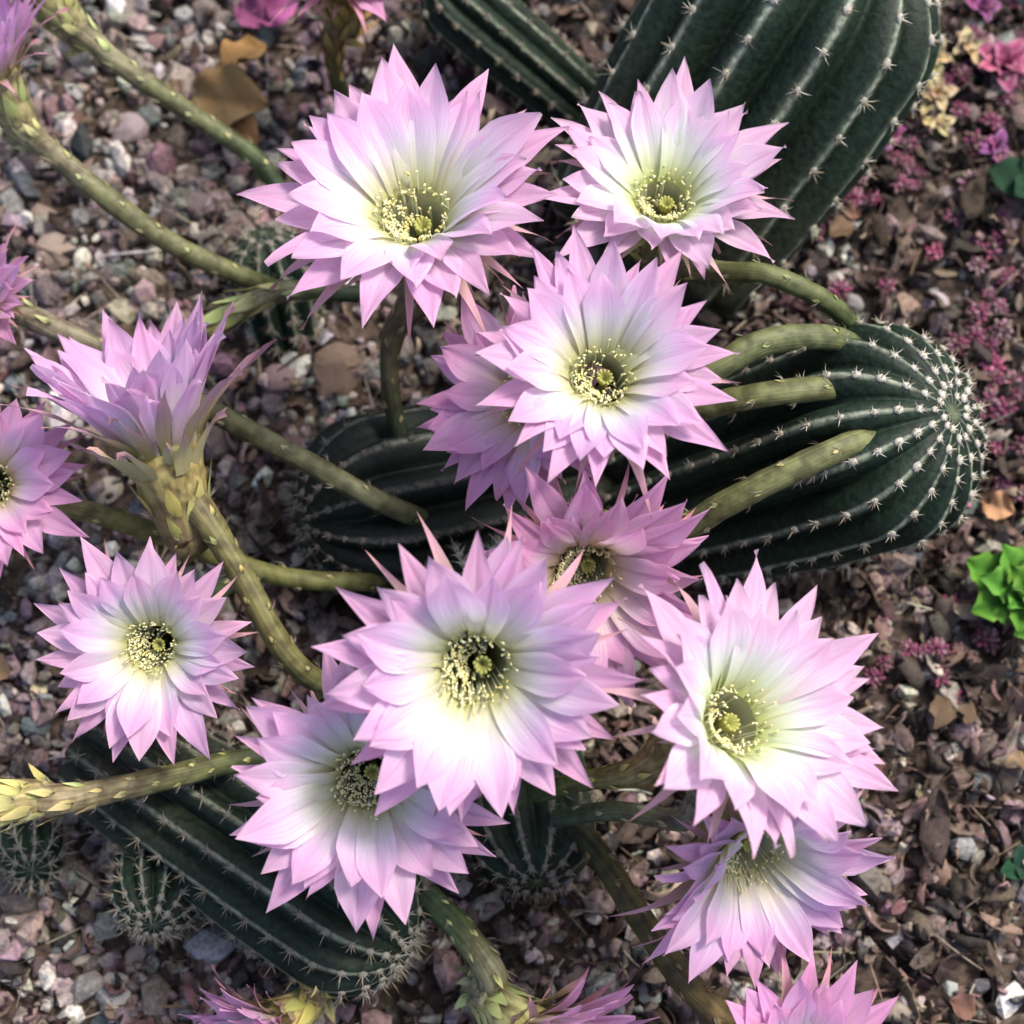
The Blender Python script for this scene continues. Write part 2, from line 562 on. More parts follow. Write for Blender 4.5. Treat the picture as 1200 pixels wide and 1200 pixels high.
stone(52, 262, 24, (0.33, 0.25, 0.20), 'tan stone at the top of the little heap below the speckled flower tube', 'stones in the little heap')
stone(62, 296, 27, (0.36, 0.28, 0.23), 'largest tan stone of the little heap between flower tube and side-on blossom', 'stones in the little heap')
stone(38, 325, 22, (0.30, 0.23, 0.20), 'tan stone at the foot of the little heap, next to the side-on blossom', 'stones in the little heap')
stone(90, 318, 15, (0.26, 0.2, 0.17), 'small brown stone tucked beside the heap of tan stones', 'stones in the little heap')
stone(395, 436, 34, (0.20, 0.14, 0.105), 'round brown pebble lying below the large open blossom', None, 0.8, 2)
stone(325, 448, 27, (0.27, 0.19, 0.185), 'pinkish brown stone beside the round brown pebble', None, 0.75)
stone(330, 482, 18, (0.24, 0.18, 0.17), 'small mauve brown stone leaning on the pinkish brown stone')
stone(150, 150, 24, (0.34, 0.27, 0.27), 'mauve grey stone between the two long flower tubes', 'stones between the flower tubes')
stone(245, 240, 28, (0.25, 0.19, 0.18), 'dark mauve stone near the end of the lower flower tube', 'stones between the flower tubes')
stone(232, 48, 22, (0.55, 0.50, 0.44), 'pale cream angular stone next to the curled brown leaf', None, 0.6)
stone(170, 45, 20, (0.48, 0.46, 0.43), 'pale grey stone lying beside the upper flower tube')
stone(215, 20, 16, (0.36, 0.35, 0.33), 'grey stone above the pale cream angular stone')
stone(122, 172, 15, (0.44, 0.44, 0.42), 'light grey chip between the flower tubes beside the mauve grey stone')
stone(180, 258, 17, (0.34, 0.35, 0.35), 'bluish grey stone close to the lower flower tube')
stone(132, 1165, 30, (0.50, 0.47, 0.42), 'large pale grey stone in front of the small spiny cactus', None, 0.5)
stone(160, 1125, 19, (0.42, 0.34, 0.29), 'buff stone touching the large pale grey stone')
stone(75, 1078, 19, (0.45, 0.36, 0.33), 'pinkish buff stone beside the small spiny cactus')
stone(22, 1080, 20, (0.27, 0.2, 0.18), 'brown stone under the tiny spiny cactus pup')
stone(225, 1165, 18, (0.3, 0.26, 0.25), 'mauve grey stone near the large pale grey stone')
stone(245, 1130, 14, (0.42, 0.38, 0.37), 'small light stone beyond the large pale grey stone')
stone(1045, 665, 16, (0.60, 0.42, 0.33), 'peach coloured stone behind the ribbed cactus with fruit-like tubes')
stone(1030, 692, 13, (0.55, 0.4, 0.32), 'small peach stone beside the bigger peach stone')
stone(1048, 632, 12, (0.5, 0.42, 0.36), 'small buff stone tucked against the ribbed cactus')
stone(960, 318, 13, (0.5, 0.47, 0.45), 'pale grey stone just above the arching green flower tube')
stone(1065, 205, 15, (0.55, 0.52, 0.44), 'pale cream stone near the mauve succulent sprigs')
stone(1000, 355, 13, (0.33, 0.31, 0.31), 'grey stone by the spiny crown of the ribbed cactus')
stone(680, 1140, 20, (0.38, 0.29, 0.24), 'buff stone beside the dark brown flower tube', None, 0.5)
stone(715, 1150, 16, (0.42, 0.33, 0.28), 'light buff chip against the dark brown flower tube')
stone(760, 1155, 15, (0.45, 0.43, 0.39), 'pale grey stone under the dark brown flower tube')
# loose stones that only their place tells apart
for i in range(230):
    x, y = random.uniform(-40, 1240), random.uniform(-40, 1240)
    if 330 < x < 1000 and 100 < y < 1060: continue
    if x > 800 and random.random() < 0.6: continue
    ci = random.choice([0, 1, 3, 3, 4, 5, 6])
    c = STONE_COLS[ci]
    word = {0: 'brown', 1: 'light grey', 3: 'reddish brown', 4: 'cream', 5: 'mauve', 6: 'slate grey'}[ci]
    where = ('between the long flower tubes and the curled dry leaf' if x < 400 and y < 240 else 'beside the heap of tan stones' if x < 330 and y < 560 else
             'around the blossom standing alone' if x < 330 and y < 880 else 'in front of the small cactus pups' if x < 420 else 'beside the brown scaly tube' if x < 900 and y > 900 else
             'next to the cacti behind the open blossoms' if y < 150 and x < 960 else 'near the withered flower heads' if y < 250 else 'round the crown of the ribbed cactus' if y < 620 else 'in the litter below the bright green plant')
    stone(x, y, random.uniform(9, 21), tuple(q * random.uniform(0.85, 1.15) for q in c), 'small ' + word + ' stone lying loose ' + where, 'small loose stones ' + where)

# ------------------------------------------------------------------ cacti
def cactus(name, label, apex, axis, length, R, ribs, spine_len=0.006, singles=False, dome=0.9, rot=0.0, tint=(1, 1, 1), areole_step=0.012, dull=1.0, bend=None, group='ribbed cacti in the bed'):
    axis = axis.normalized()
    base = apex - axis * length
    root = empty(name, Vector((base.x, base.y, max(base.z, 0))))
    tag(root, label, 'cactus', group)
    X = axis.orthogonal().normalized()
    Y = axis.cross(X)
    per = 14
    nc = ribs * per
    # profile: arc over the dome then the column
    prof = []
    nd = 16
    for i in range(nd + 1):
        a = (i / nd) * math.pi / 2
        prof.append((R * dome * (1 - math.cos(a)) , R * math.sin(a) ** 0.92))
    col_len = max(length - R * dome, 0.01)
    ncol = max(5, int(col_len / 0.009))
    for i in range(1, ncol + 1):
        d = col_len * i / ncol
        prof.append((R * dome + d, R * (1 - 0.18 * (i / ncol) ** 2)))
    seed = Vector((apex.x * 31, apex.y * 31, 2.0))
    def pt(s, r, ph):
        c = abs(math.cos(ribs * (ph - rot) / 2))
        depth = 0.24 * smooth01(r / R * 1.6)
        k = 1 - depth * (1 - c ** 0.8)
        wob = 1 + 0.025 * noise.noise(Vector((math.cos(ph) * 2, math.sin(ph) * 2, s * 30)) + seed)
        # shallow notches at the areoles
        q = apex - axis * (s + 0.0035 * max(0, 1 - r / (0.35 * R)) * 0)
        if bend is not None:
            q = q + bend * (s / length) ** 2
        return q + (X * math.cos(ph) + Y * math.sin(ph)) * (r * k * wob), c
    V = []; C = []
    # vertices
    for (s, r) in prof[1:]:
        for j in range(nc):
            p, c = pt(s, r, 2 * math.pi * j / nc)
            V.append(p)
            h = max(0.0, c - 0.86) / 0.14
            g = noise.noise(p * 60) * 0.5 + 0.5
            colr = Vector((0.0085, 0.019, 0.0105)) * (0.6 + 0.8 * g)
            colr = colr.lerp(Vector((0.27, 0.30, 0.22)), min(1, 0.45 + 0.9 * g) * h ** 12)
            corky = smooth01((s - 0.075) / 0.09)
            colr = colr.lerp(Vector((0.045, 0.040, 0.026)), corky * 0.5 * (0.4 + g))
            C.append(colr)
    V.append(apex - axis * 0.001); C.append((0.10, 0.12, 0.07))
    F = []
    rows = len(prof) - 1
    top = len(V) - 1
    for j in range(nc):
        F.append((top, j, (j + 1) % nc))
        for i in range(rows - 1):
            a = i * nc + j; b = i * nc + (j + 1) % nc
            F.append((a, a + nc, b + nc, b))
    F.append(tuple((rows - 1) * nc + j for j in range(nc - 1, -1, -1)))
    body = link('body', mesh_from('cactus_body', V, F, M_BODY, True, col=C), root)
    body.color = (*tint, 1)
    # areoles and spines
    total = prof[-1][0]
    arc = [0.0]
    for i in range(1, len(prof)):
        arc.append(arc[-1] + math.hypot(prof[i][0] - prof[i - 1][0], prof[i][1] - prof[i - 1][1]))
    def at_arc(d):
        for i in range(1, len(arc)):
            if arc[i] >= d:
                u = (d - arc[i - 1]) / (arc[i] - arc[i - 1])
                return prof[i - 1][0] + (prof[i][0] - prof[i - 1][0]) * u, prof[i - 1][1] + (prof[i][1] - prof[i - 1][1]) * u
        return prof[-1]
    AV, AF, AC = [], [], []
    SV, SF, SC = [], [], []
    def add_spine(p0, d, L, r, c):
        d = d.normalized()
        x = d.orthogonal().normalized(); y = d.cross(x)
        b = len(SV)
        mid = p0 + d * L * .55 + x * L * random.uniform(-.06, .06)
        for k_ in range(3):
            a = k_ * 2.0944
            SV.append(p0 + (x * math.cos(a) + y * math.sin(a)) * r)
        for k_ in range(3):
            a = k_ * 2.0944
            SV.append(mid + (x * math.cos(a) + y * math.sin(a)) * r * .75)
        SV.append(p0 + d * L)
        for _ in range(7): SC.append(c)
        for k_ in range(3):
            SF.append((b + k_, b + (k_ + 1) % 3, b + 3 + (k_ + 1) % 3, b + 3 + k_))
            SF.append((b + 3 + k_, b + 3 + (k_ + 1) % 3, b + 6))
    for rb in range(ribs):
        ph = rot + 2 * math.pi * rb / ribs
        d = 0.004 + areole_step * random.uniform(0.2, 0.6)
        while d < arc[-1] - 0.004:
            s, r = at_arc(d)
            p, _ = pt(s, r, ph)
            p2, _ = pt(*at_arc(min(d + 0.004, arc[-1])), ph)
            tan = (p - p2).normalized()
            radial = (X * math.cos(ph) + Y * math.sin(ph))
            nor = (radial - tan * radial.dot(tan))
            if nor.length < 1e-3: nor = axis.copy()
            nor.normalize()
            if nor.dot(axis) < -0.2: nor = -nor
            side = nor.cross(tan).normalized()
            young = 1 - smooth01(d / (R * 1.8))
            ar = 0.0016 * (1.3 if R > 0.06 else 1.0) * random.uniform(0.8, 1.15) * (1 + 0.25 * young) * min(1, R / 0.035 + .25)
            if p.z > -0.005:
                wool = Vector((0.40, 0.38, 0.32)).lerp(Vector((0.26, 0.24, 0.19)), 1 - young) * dull
                if singles and nor.dot(CB) > -0.15 and arc[-1] > 0:
                    Mx = Matrix((side, tan, nor)).transposed().to_4x4()
                    Mx = Matrix.Translation(p + nor * ar * 0.1) @ Mx @ Matrix.Diagonal((ar, ar * 1.25, ar * 0.75, 1))
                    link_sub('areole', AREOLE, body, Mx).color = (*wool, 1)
                else:
                    b = len(AV)
                    for q in ICO_V:
                        AV.append(p + side * (q[0] * ar) + tan * (q[1] * ar * 1.25) + nor * (q[2] * ar * .75))
                        AC.append(wool)
                    for q in ICO_F: AF.append(tuple(int(z) + b for z in q))
                ns = random.randint(6, 9)
                for i in range(ns):
                    a = 2 * math.pi * (i + random.uniform(-.3, .3)) / ns
                    lift = random.uniform(0.25, 0.8)
                    dd = (side * math.cos(a) + tan * math.sin(a)) * (1 - lift * 0.5) + nor * lift
                    c = random.choice([(0.50, 0.46, 0.36), (0.36, 0.31, 0.22), (0.60, 0.57, 0.48), (0.20, 0.15, 0.10)])
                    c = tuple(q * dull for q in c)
                    add_spine(p, dd, spine_len * random.uniform(0.5, 1.15), 0.00022, c)
                add_spine(p, nor + tan * random.uniform(-.3, .3), spine_len * random.uniform(.9, 1.4), 0.00028, (0.30, 0.24, 0.16))
            d += areole_step * random.uniform(0.85, 1.15) * (0.55 + 0.45 * smooth01(d / (R * 1.3)))
    if AV:
        tag(link_sub('areoles', mesh_from('areoles', AV, AF, M_SPINE, True, col=AC), body), kind='stuff')
    tag(link_sub('spines', mesh_from('spines', SV, SF, M_SPINE, False, col=SC), body), kind='stuff')
    return root

AREOLE = mesh_from('areole', ICO_V, [tuple(int(q) for q in f_) for f_ in ICO_F], M_SPINE, True, col=np.ones((12, 3)))

def axis_dir(dx, dy, el):
    """lean direction on the ground (dx right, dy away) and elevation in degrees"""
    h = Vector((dx, dy, 0)).normalized()
    e = math.radians(el)
    return h * math.cos(e) + Vector((0, 0, 1)) * math.sin(e)

cactus('ribbed_cactus', 'dark green ribbed cactus with its spiny crown and four arching flower tubes in full view',
       P(1118, 482, 0.122), axis_dir(1, 0.06, 50), 0.175, 0.050, 15, 0.0045, True, 0.80, 0.1, areole_step=0.014)
cactus('ribbed_cactus', 'largest dark green ribbed cactus lying behind the brightest lit blossom, its crown out of view',
       P(1015, -100, 0.128), axis_dir(0.62, 0.78, 36), 0.180, 0.066, 14, 0.0065, True, 0.8, 0.35, areole_step=0.019)
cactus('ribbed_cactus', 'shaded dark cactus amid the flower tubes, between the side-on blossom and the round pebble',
       P(352, 612, 0.048), axis_dir(-0.75, -0.25, 24), 0.15, 0.044, 12, 0.004, False, 0.9, 0.2, tint=(.6, .55, .6), dull=0.3)  # tint and dull darken skin, wool and spines to imitate deep shade
cactus('ribbed_cactus', 'dark green cactus lying under the lower left blossom with pale ribs running to the litter',
       P(478, 1118, 0.050), axis_dir(0.80, -0.52, 10), 0.17, 0.036, 13, 0.0060, True, 0.9, 0.15, areole_step=0.012, tint=(.95, .9, .9), dull=0.55)
cactus('ribbed_cactus', 'small dark cactus pup with a bristly yellowish crown behind the large pale grey stone',
       P(180, 1085, 0.046), axis_dir(0.1, -0.9, 42), 0.075, 0.0195, 11, 0.0055, False, 1.1, 0.0, areole_step=0.008, dull=0.6)
cactus('ribbed_cactus', 'tiny spiny cactus pup beside the thick speckled tube at the edge of the bed',
       P(38, 1020, 0.03), axis_dir(0.25, -0.5, 55), 0.05, 0.0145, 10, 0.0065, False, 1.1, 0.0, areole_step=0.009, dull=0.55)
cactus('ribbed_cactus', 'dark little cactus pup with white spines at the end of the two long flower tubes',
       P(308, 272, 0.036), axis_dir(-0.1, 0.5, 50), 0.06, 0.021, 11, 0.007, False, 1.0, 0.3, areole_step=0.012, dull=0.6)
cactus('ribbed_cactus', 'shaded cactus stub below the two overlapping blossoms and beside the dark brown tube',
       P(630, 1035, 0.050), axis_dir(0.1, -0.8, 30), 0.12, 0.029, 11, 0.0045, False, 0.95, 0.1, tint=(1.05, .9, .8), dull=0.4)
cactus('ribbed_cactus', 'grey green cactus stub next to the largest cactus, above the large open blossom',
       P(505, -25, 0.05), axis_dir(-0.6, 0.35, 30), 0.11, 0.020, 10, 0.004, False, 0.95, 0.1, dull=0.6)
cactus('ribbed_cactus', 'dark cactus column hidden in the shade beneath the central blossoms',
       P(560, 700, 0.085), axis_dir(-0.1, 0.2, 70), 0.10, 0.045, 12, 0.006, False, 0.9, 0.1)

# ------------------------------------------------------------------ blossoms
def petal_mesh(L, W, a0, a1, shape, cup, seed, mat, r0=0.19, nu=12, nv=8, wide=0.62, tipw=1.5, late=1.0, z0=-0.02):
    """petal in unit flower (radius about 1): starts at radius r0, bends from angle a0 to a1 off the flower axis"""
    rr = random.Random(seed)
    V = []; UV = []
    r, z = r0, z0
    ph1, ph2 = rr.uniform(0, 6), rr.uniform(0, 6)
    skew = rr.uniform(-0.05, 0.05)
    curl = rr.uniform(-10, 16)
    rows = []
    for i in range(nu + 1):
        u = i / nu
        a = math.radians(a0 + (a1 - a0) * (u ** late) + curl * max(0, (u - 0.75) / 0.25) ** 2)
        if i:
            r += math.sin(a) * L / nu
            z += math.cos(a) * L / nu
        if u < wide:
            wd = shape + (1 - shape) * smooth01(u / wide)
        else:
            s_ = (u - wide) / (1 - wide)
            wd = (1 - s_ ** tipw) * (1 - 0.22 * s_)
        wd = max(wd, 0.004) * W
        for j in range(nv + 1):
            v_ = j / nv * 2 - 1
            lat = v_ * wd
            wave = 0.020 * math.sin(u * 9 + ph1 + v_ * 2) * v_ * v_ * u + 0.012 * math.sin(u * 5 + ph2) * v_
            h = cup * wd * v_ * v_ - 0.13 * wd * math.exp(-(v_ / 0.20) ** 2) + wave + 0.006 * math.sin(v_ * 9 + ph2) * math.sin(math.pi * u)
            nr, nz_ = -math.cos(a), math.sin(a)       # towards the flower's inside
            V.append((r + nr * h, lat + skew * u * u, z + nz_ * h))
            UV.append((u, j / nv))
    F = [(i * (nv + 1) + j, (i + 1) * (nv + 1) + j, (i + 1) * (nv + 1) + j + 1, i * (nv + 1) + j + 1) for i in range(nu) for j in range(nv)]
    return mesh_from('petal', V, F, mat, True, uv=UV)

LIB = {}
def library(openness):
    key = round(openness, 2)
    if key in LIB: return LIB[key]
    o = key
    d = {}
    d['inner'] = [petal_mesh(0.74 + 0.03 * (i % 3), 0.150 + 0.012 * (i % 3), 30 * o, 62 * o, 0.62, 0.16, 100 + i, M_PETAL, 0.215, wide=0.66, tipw=1.75) for i in range(5)]
    d['mid'] = [petal_mesh(0.84 + 0.03 * (i % 3), 0.136 + 0.012 * (i % 3), 35 * o, 74 * o, 0.60, 0.13, 200 + i, M_PETAL, 0.225, wide=0.64, tipw=1.6) for i in range(5)]
    d['outer'] = [petal_mesh(0.90 + 0.04 * (i % 3), 0.104 + 0.012 * (i % 3), 42 * o, 88 * o, 0.55, 0.12, 300 + i, M_OUTER, 0.235, wide=0.60, tipw=1.4) for i in range(5)]
    d['bract'] = [petal_mesh(0.46 + 0.06 * (i % 3), 0.060 + 0.008 * (i % 3), 40 * o, 98 * o, 0.8, 0.2, 500 + i, M_BRACT, 0.262, 8, 2, 0.35, 1.0, z0=-0.16) for i in range(4)]
    d['sepal'] = [petal_mesh(0.80 + 0.06 * (i % 3), 0.046 + 0.008 * (i % 3), 50 * o, 108 * o, 0.7, 0.3, 400 + i, M_SEPAL, 0.24, 9, 2, 0.35, 1.0) for i in range(4)]
    LIB[key] = d
    return d

# inside of the flower, unit size
def throat_mesh():
    V, C = [], []
    prof = [(0.245, 0.03), (0.232, -0.05), (0.210, -0.14), (0.182, -0.24), (0.150, -0.36), (0.115, -0.52), (0.09, -0.70), (0.03, -0.80)]
    for k_, (r, z) in enumerate(prof):
        for i in range(20):
            a = 2 * math.pi * i / 20
            V.append((r * math.cos(a), r * math.sin(a), z))
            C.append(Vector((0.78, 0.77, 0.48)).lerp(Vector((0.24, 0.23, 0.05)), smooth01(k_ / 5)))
    F = [(k_ * 20 + i, k_ * 20 + (i + 1) % 20, (k_ + 1) * 20 + (i + 1) % 20, (k_ + 1) * 20 + i) for k_ in range(len(prof) - 1) for i in range(20)]
    F.append(tuple(range((len(prof) - 1) * 20, len(prof) * 20)))
    return mesh_from('throat', V, F, M_THROAT, True, col=C)
THROAT = throat_mesh()

def stamen_mesh(seed):
    r_ = random.Random(seed)
    V, F, C = [], [], []
    def fil(p0, p1, p2):
        b = len(V)
        for i in range(5):
            u = i / 4
            p = p0 * (1 - u) ** 2 + p1 * 2 * u * (1 - u) + p2 * u * u
            x = Vector((p.y, -p.x, 0.1)).normalized(); y = Vector((0, 0, 1)).cross(x)
            for k_ in range(3):
                a = k_ * 2.0944
                V.append(p + (x * math.cos(a) + y * math.sin(a)) * 0.0058)
                C.append((0.80, 0.82, 0.56))
        for i in range(4):
            for k_ in range(3):
                F.append((b + i * 3 + k_, b + i * 3 + (k_ + 1) % 3, b + i * 3 + 3 + (k_ + 1) % 3, b + i * 3 + 3 + k_))
        b = len(V)
        M3 = Matrix.Rotation(r_.uniform(0, 6), 3, 'Z') @ Matrix.Rotation(r_.uniform(0, 3), 3, 'X')
        c = r_.choice([(0.80, 0.76, 0.40), (0.74, 0.66, 0.28), (0.82, 0.79, 0.50)])
        for q in ICO_V:
            V.append(p2 + M3 @ Vector((q[0] * 0.009, q[1] * 0.009, q[2] * 0.019))); C.append(c)
        for q in ICO_F: F.append(tuple(int(z) + b for z in q))
    # ring along the rim, hugging the petal bases
    for i in range(44):
        a = 2 * math.pi * (i + r_.uniform(-.9, .9)) / 44
        d = Vector((math.cos(a), math.sin(a), 0))
        h = r_.uniform(0.02, 0.17)
        fil(d * 0.23 + Vector((0, 0, -.03)), d * 0.235 + Vector((0, 0, 0.04)), d * (0.225 + 0.45 * h - 0.03 + r_.uniform(-.03, .01)) + Vector((0, 0, h)))
    # second group lying on the lower side of the throat (towards +x here)
    for i in range(190):
        a = r_.gauss(0, 0.75) if i < 120 else r_.uniform(-2.6, 2.6)
        d = Vector((math.cos(a), math.sin(a), 0))
        q_ = r_.uniform(0, 1)
        fil(d * 0.13 + Vector((0, 0, -0.38)), d * 0.165 + Vector((0, 0, -0.16)), d * (0.06 + 0.16 * q_) + Vector((0, 0, -0.16 + 0.22 * q_)))
    return mesh_from('stamens', V, F, M_STAMEN, True, col=C)
STAMENS = [stamen_mesh(i) for i in range(3)]

def stigma_mesh():
    V, F, C = [], [], []
    def tube(p0, p1, r0, r1, c, n_=7):
        d = (p1 - p0).normalized(); x = d.orthogonal().normalized(); y = d.cross(x)
        b = len(V)
        for p, r in ((p0, r0), (p0.lerp(p1, .5), (r0 + r1) / 2 * 1.1), (p1, r1)):
            for k_ in range(n_):
                a = 2 * math.pi * k_ / n_
                V.append(p + (x * math.cos(a) + y * math.sin(a)) * r); C.append(c)
        V.append(p1 + d * r1); C.append(c)
        for i in range(2):
            for k_ in range(n_):
                F.append((b + i * n_ + k_, b + i * n_ + (k_ + 1) % n_, b + (i + 1) * n_ + (k_ + 1) % n_, b + (i + 1) * n_ + k_))
        for k_ in range(n_):
            F.append((b + 2 * n_ + k_, b + 2 * n_ + (k_ + 1) % n_, b + 3 * n_))
    bend = Vector((0.045, 0, -0.16))
    tube(Vector((0, 0, -0.80)), bend, 0.028, 0.024, (0.40, 0.42, 0.13))
    r_ = random.Random(5)
    for i in range(11):
        a = 2 * math.pi * i / 11
        s_ = r_.uniform(0.8, 1.0)
        tube(bend + Vector((math.cos(a) * 0.02, math.sin(a) * 0.02, -0.01)), bend + Vector((math.cos(a) * 0.058 * s_, math.sin(a) * 0.058 * s_, 0.10)), 0.024, 0.014, (0.42, 0.42, 0.13), 6)
    return mesh_from('stigma', V, F, M_STAMEN, True, col=C)
STIGMA = stigma_mesh()

def scale_mesh(seed):
    r_ = random.Random(seed)
    V, UV = [], []
    nu, nv = 5, 2
    for i in range(nu + 1):
        u = i / nu
        wd = (0.55 + 0.45 * smooth01(u / .3)) if u < .3 else (1 - ((u - .3) / .7) ** 1.3)
        wd = max(wd, 0.03) * 0.17
        for j in range(nv + 1):
            v_ = j / nv * 2 - 1
            V.append((u, v_ * wd, 0.03 + 0.10 * u - 0.10 * (v_ * wd / .17) ** 2 * (1 - u) + 0.10 * u * u * r_.uniform(0.6, 1.2)))
            UV.append((u, j / nv))
    F = [(i * (nv + 1) + j, (i + 1) * (nv + 1) + j, (i + 1) * (nv + 1) + j + 1, i * (nv + 1) + j + 1) for i in range(nu) for j in range(nv)]
    return mesh_from('scale', V, F, M_SCALE, True, uv=UV)
SCALES = [scale_mesh(i) for i in range(4)]

def make_tube(root, pts, R, r_base=0.0048, tint=(1, 1, 1), n_scales=40, hairs=True, top=0.258):
    r_base *= 0.84
    n_ = 44
    path = catmull(pts, n_)
    # even spacing is good enough; frames and skin
    T, Nn = frames(path)
    cum = [0.0]
    for i in range(n_): cum.append(cum[-1] + (path[i + 1] - path[i]).length)
    tot = cum[-1]
    def rad(s):
        to_top = tot - s
        fl = 1 - smooth01(to_top / (1.5 * R))
        b = r_base * (1 + 0.25 * s / tot)
        return b + (top * R - b) * fl
    ns = 14
    V, UV = [], []
    for i in range(n_ + 1):
        B = T[i].cross(Nn[i])
        r = rad(cum[i])
        for k_ in range(ns):
            a = 2 * math.pi * k_ / ns
            d = Nn[i] * math.cos(a) + B * math.sin(a)
            wob = 1 + 0.10 * noise.noise(path[i] * 110 + d * 1.6)
            V.append(path[i] + d * r * wob)
            UV.append((max(0.18, 1 - (tot - cum[i]) / 0.10) * smooth01((cum[i] + 0.002) / 0.058), k_ / ns))
    F = [(i * ns + k_, i * ns + (k_ + 1) % ns, (i + 1) * ns + (k_ + 1) % ns, (i + 1) * ns + k_) for i in range(n_) for k_ in range(ns)]
    tb = link('tube', mesh_from('tube', V, F, M_TUBE, True, uv=UV), root)
    tb.color = (*tint, 1)
    HV, HF, HC = [], [], []
    for q in range(n_scales):
        u = (q + 0.5) / n_scales
        s = (tot - 0.42 * R) * (1 - (1 - u) ** 1.6 * 0.92)
        i = min(range(n_ + 1), key=lambda z: abs(cum[z] - s))
        a = q * 2.39996 + random.uniform(-.2, .2)
        B = T[i].cross(Nn[i])
        d = Nn[i] * math.cos(a) + B * math.sin(a)
        near = 1 - smooth01((tot - 0.42 * R - s) / 0.07)
        L = 0.004 + 0.014 * near ** 1.3 * random.uniform(0.8, 1.15)
        # tangent of the flaring skin
        j = min(i + 2, n_); h = max(i - 2, 0)
        tn = ((path[j] + d * rad(cum[j])) - (path[h] + d * rad(cum[h]))).normalized()
        nn = (d - tn * d.dot(tn)).normalized()
        sd_ = nn.cross(tn)
        Mx = Matrix((tn, sd_, nn)).transposed().to_4x4()
        p = path[i] + d * rad(cum[i]) * 0.99
        wv = random.uniform(0.85, 1.2) * (1.5 if near < .2 else 1.0)
        o = link_sub('scale', SCALES[q % 4], tb, Matrix.Translation(p) @ Mx @ Matrix.Diagonal((L, L * wv, L * 0.8, 1)))
        o.color = (*(c * random.uniform(0.85, 1.1) for c in tint), 1)
        if hairs and q % 1 == 0:
            for _ in range(4):
                dd = (tn * random.uniform(.4, 1) + nn * random.uniform(.2, .8) + sd_ * random.uniform(-.7, .7)).normalized()
                hl = random.uniform(0.003, 0.007)
                b = len(HV)
                e = p + dd * hl * .5 + nn * 0.0003
                e2 = p + dd * hl - nn * random.uniform(0, .001)
                x = dd.orthogonal().normalized() * 0.00013
                y = dd.cross(x)
                HV.extend([p + x, p - x * .5 + y, p - x * .5 - y, e + x, e - x * .5 + y, e - x * .5 - y, e2])
                c = random.choice([(0.07, 0.055, 0.045), (0.16, .13, .10), (0.3, .27, .22)])
                HC.extend([c] * 7)
                for k_ in range(3):
                    HF.append((b + k_, b + (k_ + 1) % 3, b + 3 + (k_ + 1) % 3, b + 3 + k_))
                    HF.append((b + 3 + k_, b + 3 + (k_ + 1) % 3, b + 6))
    if HV:
        tag(link_sub('hairs', mesh_from('hairs', HV, HF, M_SPINE, False, col=HC), tb), kind='stuff')
    return path

GROUP = 'pink cactus blossoms'
def blossom(label, tx, ty, tz, Rpx, ax, ay, tube_pts, openness=1.0, tint=(1, 1, 1), tube_tint=(1, 1, 1), r_base=0.0048,
            n=(14, 15, 15), sepals=12, roll=None, scales=40, seed=0, squash=1.0):
    """tube_pts: points (px, py, z) from the cactus towards the flower; throat at (tx, ty, tz)"""
    random.seed(900 + seed)
    th = P(tx, ty, tz)
    axis = direction(ax, ay)
    R = Rpx * pxsize(th)
    pts = [P(*q) for q in tube_pts]
    pts += [th - axis * R * 0.75, th]
    base = pts[0]
    root = empty('cactus_flower', base)
    tag(root, label, 'flower', GROUP)
    make_tube(root, pts, R, r_base, tube_tint, scales)
    Z = axis
    X = (CR - Z * CR.dot(Z)).normalized()
    Y = Z.cross(X)
    base_M = Matrix.Translation(th) @ Matrix((X, Y, Z)).transposed().to_4x4() @ Matrix.Diagonal((R, R, R, 1))
    lib = library(openness)
    a_off = random.uniform(0, 6.28) if roll is None else roll
    for wi, (key, cnt) in enumerate((('inner', n[0]), ('mid', n[1]), ('outer', n[2]), ('sepal', sepals), ('bract', 15))):
        for i in range(cnt):
            a = a_off + 2 * math.pi * (i + wi * 0.47 + random.uniform(-.22, .22)) / cnt
            tilt = math.radians(random.gauss(0, 4.5 if key != 'sepal' else 10))
            if key in ('sepal', 'bract'): tilt = abs(tilt) * 0.8 + 0.05
            sc = random.uniform(0.90, 1.08)
            twist = math.radians(random.gauss(0, 7))
            Mx = base_M @ Matrix.Rotation(a, 4, 'Z')
            # tilt about the insertion point, twist about the petal's length
            piv = Matrix.Translation((0.22, 0, 0))
            Mx = Mx @ piv @ Matrix.Rotation(tilt, 4, 'Y') @ Matrix.Rotation(twist, 4, Vector((0.7, 0, 0.7))) @ piv.inverted() @ Matrix.Diagonal((sc, sc * random.uniform(.92, 1.1), sc, 1))
            o = link(key if key in ('sepal', 'bract') else 'petal', random.choice(lib[key]), root, Mx)
            lv = random.uniform(0.94, 1.03)
            o.color = (min(1, tint[0] * lv * random.uniform(.97, 1.02)), tint[1] * lv, min(1, tint[2] * lv * random.uniform(.96, 1.03)), 1)
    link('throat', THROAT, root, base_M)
    # the stamens lie towards the lower side of the flower
    sa = math.radians(215 + random.uniform(-25, 25))
    st = link('stamens', STAMENS[seed % 3], root, base_M @ Matrix.Rotation(sa, 4, 'Z'))
    st['kind'] = 'stuff'
    link('stigma', STIGMA, root, base_M @ Matrix.Rotation(sa + math.pi * 0.9, 4, 'Z'))
    return root

